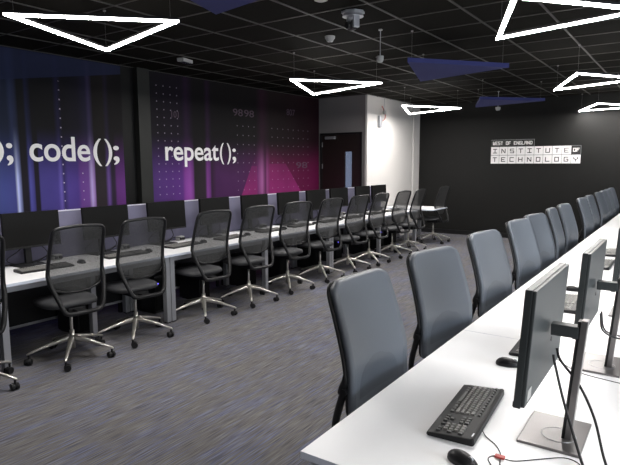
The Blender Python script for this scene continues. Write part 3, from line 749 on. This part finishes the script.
cable('mouse_cable', 'thin black cable winding between nearest mouse and monitor base', [(-0.455, 1.588, DT+.008), (-0.43, 1.60, z), (-0.445, 1.645, z), (-0.47, 1.69, z), (-0.455, 1.72, z), (-0.40, 1.72, z), (-0.33, 1.78, z), (-0.27, 1.83, z), (-0.225, 1.82, z), (-0.20, 1.76, z), (-0.18, 1.70, z)], 0.0017, group='thin cables on the right desk')
t = meta(link('cable_tag', box(B(), -0.455, -0.425, 1.705, 1.722, DT+0.0035, DT+0.010), M['red']), 'small red tag on the thin cable beside the nearest monitor base', 'tag')
cable('power_cable', 'black cable looping behind the middle monitor', [(-0.29, 2.76, 0.99), (-0.27, 2.70, 0.93), (-0.215, 2.78, 0.88), (-0.17, 2.86, 0.87), (-0.14, 2.80, 0.80), (-0.15, 2.74, z+.003), (-0.10, 2.80, z+.003), (-0.05, 2.9, z+.003)], 0.004, group='cables of the middle monitor')
cable('power_cable', 'second black cable curling down to the base of the middle monitor', [(-0.29, 2.80, 0.99), (-0.27, 2.76, 0.92), (-0.23, 2.90, 0.86), (-0.16, 2.98, 0.83), (-0.11, 2.90, z+.05), (-0.13, 2.82, z+.005), (-0.18, 2.84, z+.004), (-0.10, 2.95, z+.003)], 0.004, group='cables of the middle monitor')
cable('network_cable', 'thin black cable crossing white desk between the near and middle monitor bases', [(-0.56, 2.90, z+.01), (-0.48, 2.80, z), (-0.36, 2.66, z), (-0.22, 2.62, z), (-0.05, 2.60, z)], 0.0017, group='thin cables on the right desk')

# ------------------------------------------------------------------ left desk clutter: sockets, leads, computers
s0 = None; p0 = None; l0_ = None
for i, y_ in enumerate(LMY):
    lab = 'white power socket box behind the %s left-row monitor' % ORD[i]
    if s0 is None:
        s0 = thing('power_socket', lab, 'socket', (-5.13, y_+0.28, DT), 0, 'white power boxes along the left desks')
        link('socket_body', box(B(), -0.03, 0.03, -0.045, 0.045, 0, 0.055, 0.004), M['white_pl'], s0)
        for q in (-0.022, 0.022): link('plug', box(B(), 0.030, 0.052, q-0.014, q+0.014, 0.014, 0.042, 0.003), M['black_pl'], s0)
    else: dup(s0, (-5.13, y_+0.28, DT), 0, lab)
    bm = B(); dy = random.uniform(-.03, .03)
    tube(bm, spline([(-5.075, y_-0.03, 0.97), (-5.10, y_-0.10+dy, 0.88), (-5.13, y_-0.20, 0.80), (-5.15, y_-0.12, 0.745), (-5.12, y_-0.02, 0.742), (-5.14, y_+0.10, 0.742), (-5.12, y_+0.17, 0.78), (-5.09, y_+0.24, 0.775), (-5.088, y_+0.258, 0.762)], 6), 0.0045, 6)
    tube(bm, spline([(-5.075, y_+0.03, 0.97), (-5.11, y_+0.12, 0.90), (-5.15, y_+0.20+dy, 0.80), (-5.155, y_+0.10, 0.75), (-5.16, y_-0.05, 0.74), (-5.17, y_-0.2, 0.742)], 6), 0.0045, 6)
    meta(link('cable_bundle', bm, M['black_pl'], None, True), 'black leads tangled behind the %s left-row monitor' % ORD[i], 'cables', 'cable tangles behind the left monitors')
    lab = 'black computer tower on floor under left row, below the %s monitor' % ORD[i]
    yc = y_+0.36
    for b_ in bounds:
        if abs(yc-b_) < 0.19: yc = b_+math.copysign(0.19, yc-b_)
    if p0 is None:
        p0 = thing('computer_tower', lab, 'computer', (-4.98, yc, 0), 0, 'black computer towers under the left desks')
        link('case', box(B(), -0.19, 0.17, -0.085, 0.085, 0.015, 0.43, 0.006), M['black_pl'], p0)
        link('front_grille', box(B(), 0.17, 0.178, -0.075, 0.075, 0.04, 0.41, 0.002), M['screen'], p0)
        bm = B(); cyl(bm, (0.178, -0.045, 0.345), (0.183, -0.045, 0.345), 0.007, n=12); link('power_light', bm, M['bluelight'], p0)['label'] = 'small glowing blue power light'
        for q in (-0.06, 0.06): link('foot', box(B(), -0.16, 0.14, q-0.012, q+0.012, 0, 0.015), M['black_pl'], p0)
    else: dup(p0, (-4.98, yc, 0), 0, lab)

# ------------------------------------------------------------------ pendants
def un(u, v, z):
    r = right*((u-310)/F_PX)+down*((v-232.5)/F_PX)+fwd
    s_ = (z-CAM_H)/r.z
    return (r.x*s_, r.y*s_)
def offset_poly(P, d):
    c = Vector((sum(p[0] for p in P)/3, sum(p[1] for p in P)/3)); out = []
    for i in range(3):
        p = Vector(P[i]); a = (Vector(P[i-1])-p).normalized(); b_ = (Vector(P[(i+1) % 3])-p).normalized()
        bis = (a+b_).normalized(); sn = math.sqrt(max(1e-6, (1-a.dot(b_))/2)); out.append(p+bis*(d/sn))
    return out
def frame_bm(P, wd, z0, z1):
    bm = B(); A = [Vector(p) for p in P]; I = offset_poly(P, wd)
    lo = [bm.verts.new((p.x, p.y, z0)) for p in A]; hi = [bm.verts.new((p.x, p.y, z1)) for p in A]
    li = [bm.verts.new((p.x, p.y, z0)) for p in I]; hi2 = [bm.verts.new((p.x, p.y, z1)) for p in I]
    for i in range(3):
        j = (i+1) % 3
        bm.faces.new((lo[i], lo[j], hi[j], hi[i])); bm.faces.new((li[i], hi2[i], hi2[j], li[j]))
        bm.faces.new((lo[i], li[i], li[j], lo[j])); bm.faces.new((hi[i], hi[j], hi2[j], hi2[i]))
    return bm
def wires(P, z, par, c):
    for p in P:
        bm = B(); q = Vector(p)*0.9+Vector(c)*0.1; cyl(bm, (q.x, q.y, z), (q.x, q.y, CZ-0.002), 0.0008, n=6); cyl(bm, (q.x, q.y, CZ-0.014), (q.x, q.y, CZ-0.002), 0.012, n=12)
        o = link('suspension_wire', bm, M['wire'], par); o.matrix_parent_inverse = par_inv(par)
def tri_light(P, label, z=2.675):
    c = (sum(p[0] for p in P)/3, sum(p[1] for p in P)/3)
    t = thing('pendant_light', label, 'light', (c[0], c[1], z), 0, 'triangular hanging lights')
    bm = frame_bm(P, 0.029, z, z+0.014)
    for k, f in enumerate(bm.faces): f.material_index = 0 if k % 4 == 2 else 1
    o = link('light_strip', bm, None, t, mats=[M['led'], M['led_side']]); o.matrix_parent_inverse = par_inv(t)
    o = link('housing', frame_bm(offset_poly(P, 0.002), 0.025, z+0.014, z+0.034), M['black_pl'], t); o.matrix_parent_inverse = par_inv(t)
    wires(P, z+0.034, t, c)
def px(l, z): return [un(u, v, z) for u, v in l]
ZL = 2.675
tri_light(px([(3, 15), (179, 22), (107, 51.5)], ZL), 'glowing white triangle light nearest the camera, at upper left above mural')
tri_light(px([(290, 80), (382, 83.5), (313, 95)], ZL), 'glowing white triangle light hanging in front of the door alcove')
tri_light(px([(402, 107), (461, 109.5), (409, 115.5)], 2.655), 'small far glowing triangle light where white wall meets black wall')
tri_light(px([(513, -3), (496, 40), (650, 10.5)], ZL), 'big glowing triangle light at the upper right, cut by the photo edge')
tri_light(px([(576.5, 74.5), (553.5, 91.5), (642, 80)], 2.665), 'middle glowing triangle light at the right edge of photo')
tri_light(px([(597, 105.5), (578.5, 113), (648, 108)], 2.645), 'farthest glowing triangle light on the right, above the black wall')
# unseen triangle lights, added to brighten the right desk and near side
for (cx_, cy_) in ((1.3, 2.2), (1.2, -1.0)):
    P = [(cx_-0.05, cy_-0.65), (cx_+0.72, cy_+0.20), (cx_-0.55, cy_+0.50)]
    tri_light(P, 'added triangle light out of view, brightening the near or right side', ZL)
def tri_panel(P, label, z=2.69):
    c = (sum(p[0] for p in P)/3, sum(p[1] for p in P)/3)
    t = thing('acoustic_panel', label, 'ceiling panel', (c[0], c[1], z), 0, 'blue triangular ceiling panels')
    o = link('felt_panel', prism(B(), P, z, z+0.045), M['blue_panel'], t); o.matrix_parent_inverse = par_inv(t)
    wires(P, z+0.045, t, c)
a = Vector(un(216, 14.5, 2.69)); b_ = Vector(un(190, 0, 2.69)); c = Vector(un(262, -1, 2.69))
tri_panel([tuple(a), tuple(a+(b_-a).normalized()*1.25), tuple(a+(c-a).normalized()*1.2)], 'blue triangular ceiling panel cut off by the top edge of photo')
tri_panel(px([(407.5, 62), (420.5, 81.5), (509, 67.5)], 2.69), 'larger blue triangular ceiling panel hanging right of the hanging sensor')
tri_panel(px([(480, 100), (475.5, 108), (545, 101.5)], 2.68), 'far blue triangular ceiling panel above the wall sign')

# ------------------------------------------------------------------ ceiling devices
x_, y_ = un(353, 15, CZ-0.03)
t = thing('ceiling_camera', 'grey and black swivelling camera fixed to the ceiling, top centre', 'camera', (x_, y_, CZ))
bm = B(); prism(bm, [(0.105*math.cos(PI/4*k+.39), 0.105*math.sin(PI/4*k+.39)) for k in range(8)], -0.018, -0.003); link('mounting_plate', bm, M['leg'], t)
bm = B(); cyl(bm, (0, 0, -0.045), (0, 0, -0.018), 0.095, 0.085, n=28); link('body', bm, M['leg'], t)
for s_ in (-1, 1):
    bm = B(); box(bm, s_*0.052-0.012, s_*0.052+0.012, -0.03, 0.03, -0.145, -0.04, 0.006); link('yoke_arm', bm, M['leg'], t)
bm = B(); cyl(bm, (-0.04, 0, -0.115), (0.04, 0, -0.115), 0.046, n=24); cyl(bm, (0, -0.01, -0.115), (0.0, -0.065, -0.125), 0.032, 0.030, n=20); link('lens_head', bm, M['black_pl'], t)
t.rotation_euler = (0, 0, -0.5)
x_, y_ = un(330, 39, CZ-0.03)
t = thing('smoke_detector', 'round white smoke detector on ceiling left of the ceiling camera', 'detector', (x_, y_, CZ))
bm = B(); cyl(bm, (0, 0, -0.025), (0, 0, -0.003), 0.052, 0.055, n=28); link('base', bm, M['white_pl'], t)
bm = B(); cyl(bm, (0, 0, -0.058), (0, 0, -0.025), 0.030, 0.048, n=28); link('sensor_cap', bm, M['white_pl'], t)
bm = B(); cyl(bm, (0, 0, -0.061), (0, 0, -0.058), 0.008, 0.008, n=12); link('indicator', bm, M['black_pl'], t)
def pendant_sensor(u, v0, v1, label, r=0.035):
    x_, y_ = un(u, v0, CZ)
    zz = None
    for k in range(200):
        z_ = CZ-0.05-k*0.005
        q = Vector((x_, y_, z_-CAM_H)); v = 232.5+F_PX*q.dot(down)/q.dot(fwd)
        if v > v1: zz = z_; break
    t = thing('hanging_sensor', label, 'sensor', (x_, y_, CZ), 0, 'hanging ceiling sensors')
    bm = B(); cyl(bm, (0, 0, zz-CZ+0.02), (0, 0, -0.003), 0.0045, n=8); link('drop_rod', bm, M['leg'], t)
    bm = B(); cyl(bm, (0, 0, -0.015), (0, 0, -0.003), 0.02, n=16); link('ceiling_rose', bm, M['white_pl'], t)
    bm = B(); cyl(bm, (0, 0, zz-CZ-0.015), (0, 0, zz-CZ+0.02), r, r, n=20); cyl(bm, (0, 0, zz-CZ-0.04), (0, 0, zz-CZ-0.015), r*0.7, r, n=20); link('sensor_head', bm, M['white_pl'], t)
pendant_sensor(380.5, 29, 58, 'white sensor on a thin rod hanging left of the larger blue panel')
pendant_sensor(498.6, 91, 108, 'white sensor on a thin rod hanging below the far blue panel', 0.045)
x_, y_ = un(185, 61.5, 2.98)
t = thing('emergency_light', 'small white box light on ceiling above the purple mural', 'light', (x_, y_, CZ), 0.25)
link('body', box(B(), -0.05, 0.05, -0.11, 0.11, -0.045, -0.003, 0.006), M['white_pl'], t); link('lens', box(B(), -0.035, 0.035, -0.09, 0.09, -0.053, -0.045, 0.003), M['glass'], t)
x_, y_ = un(321, -1, CZ-0.01)
t = thing('smoke_detector', 'white detector at the very top edge of photo on ceiling', 'detector', (x_, y_, CZ))
bm = B(); cyl(bm, (0, 0, -0.02), (0, 0, -0.003), 0.055, 0.055, n=28); link('base', bm, M['white_pl'], t)
bm = B(); cyl(bm, (0, 0, -0.028), (0, 0, -0.02), 0.035, 0.045, n=28); link('sensor_cap', bm, M['white_pl'], t)
# box and red lead on the white wall, ceiling drop above it
t = thing('wall_box', 'small grey control box with red lead high on the white wall', 'control box', (WX2, 10.38, 2.40))
link('body', box(B(), 0.0, 0.055, -0.06, 0.05, 0.0, 0.24, 0.005), M['leg'], t)
bm = B(); tube(bm, spline([(0.03, 0.06, 0.44), (0.03, 0.12, 0.40), (0.03, 0.22, 0.28), (0.03, 0.20, 0.18), (0.03, 0.04, 0.12)], 6), 0.007, 8); link('red_lead', bm, M['red'], t, True)
t = thing('hanging_sensor', 'small white sensor hanging on a rod beside the white wall', 'sensor', (-5.30, 10.45, CZ), 0, 'hanging ceiling sensors')
bm = B(); cyl(bm, (0, 0, -0.28), (0, 0, -0.003), 0.006, n=8); link('drop_rod', bm, M['leg'], t)
bm = B(); cyl(bm, (0, 0, -0.34), (0, 0, -0.27), 0.04, n=16); link('sensor_head', bm, M['white_pl'], t)
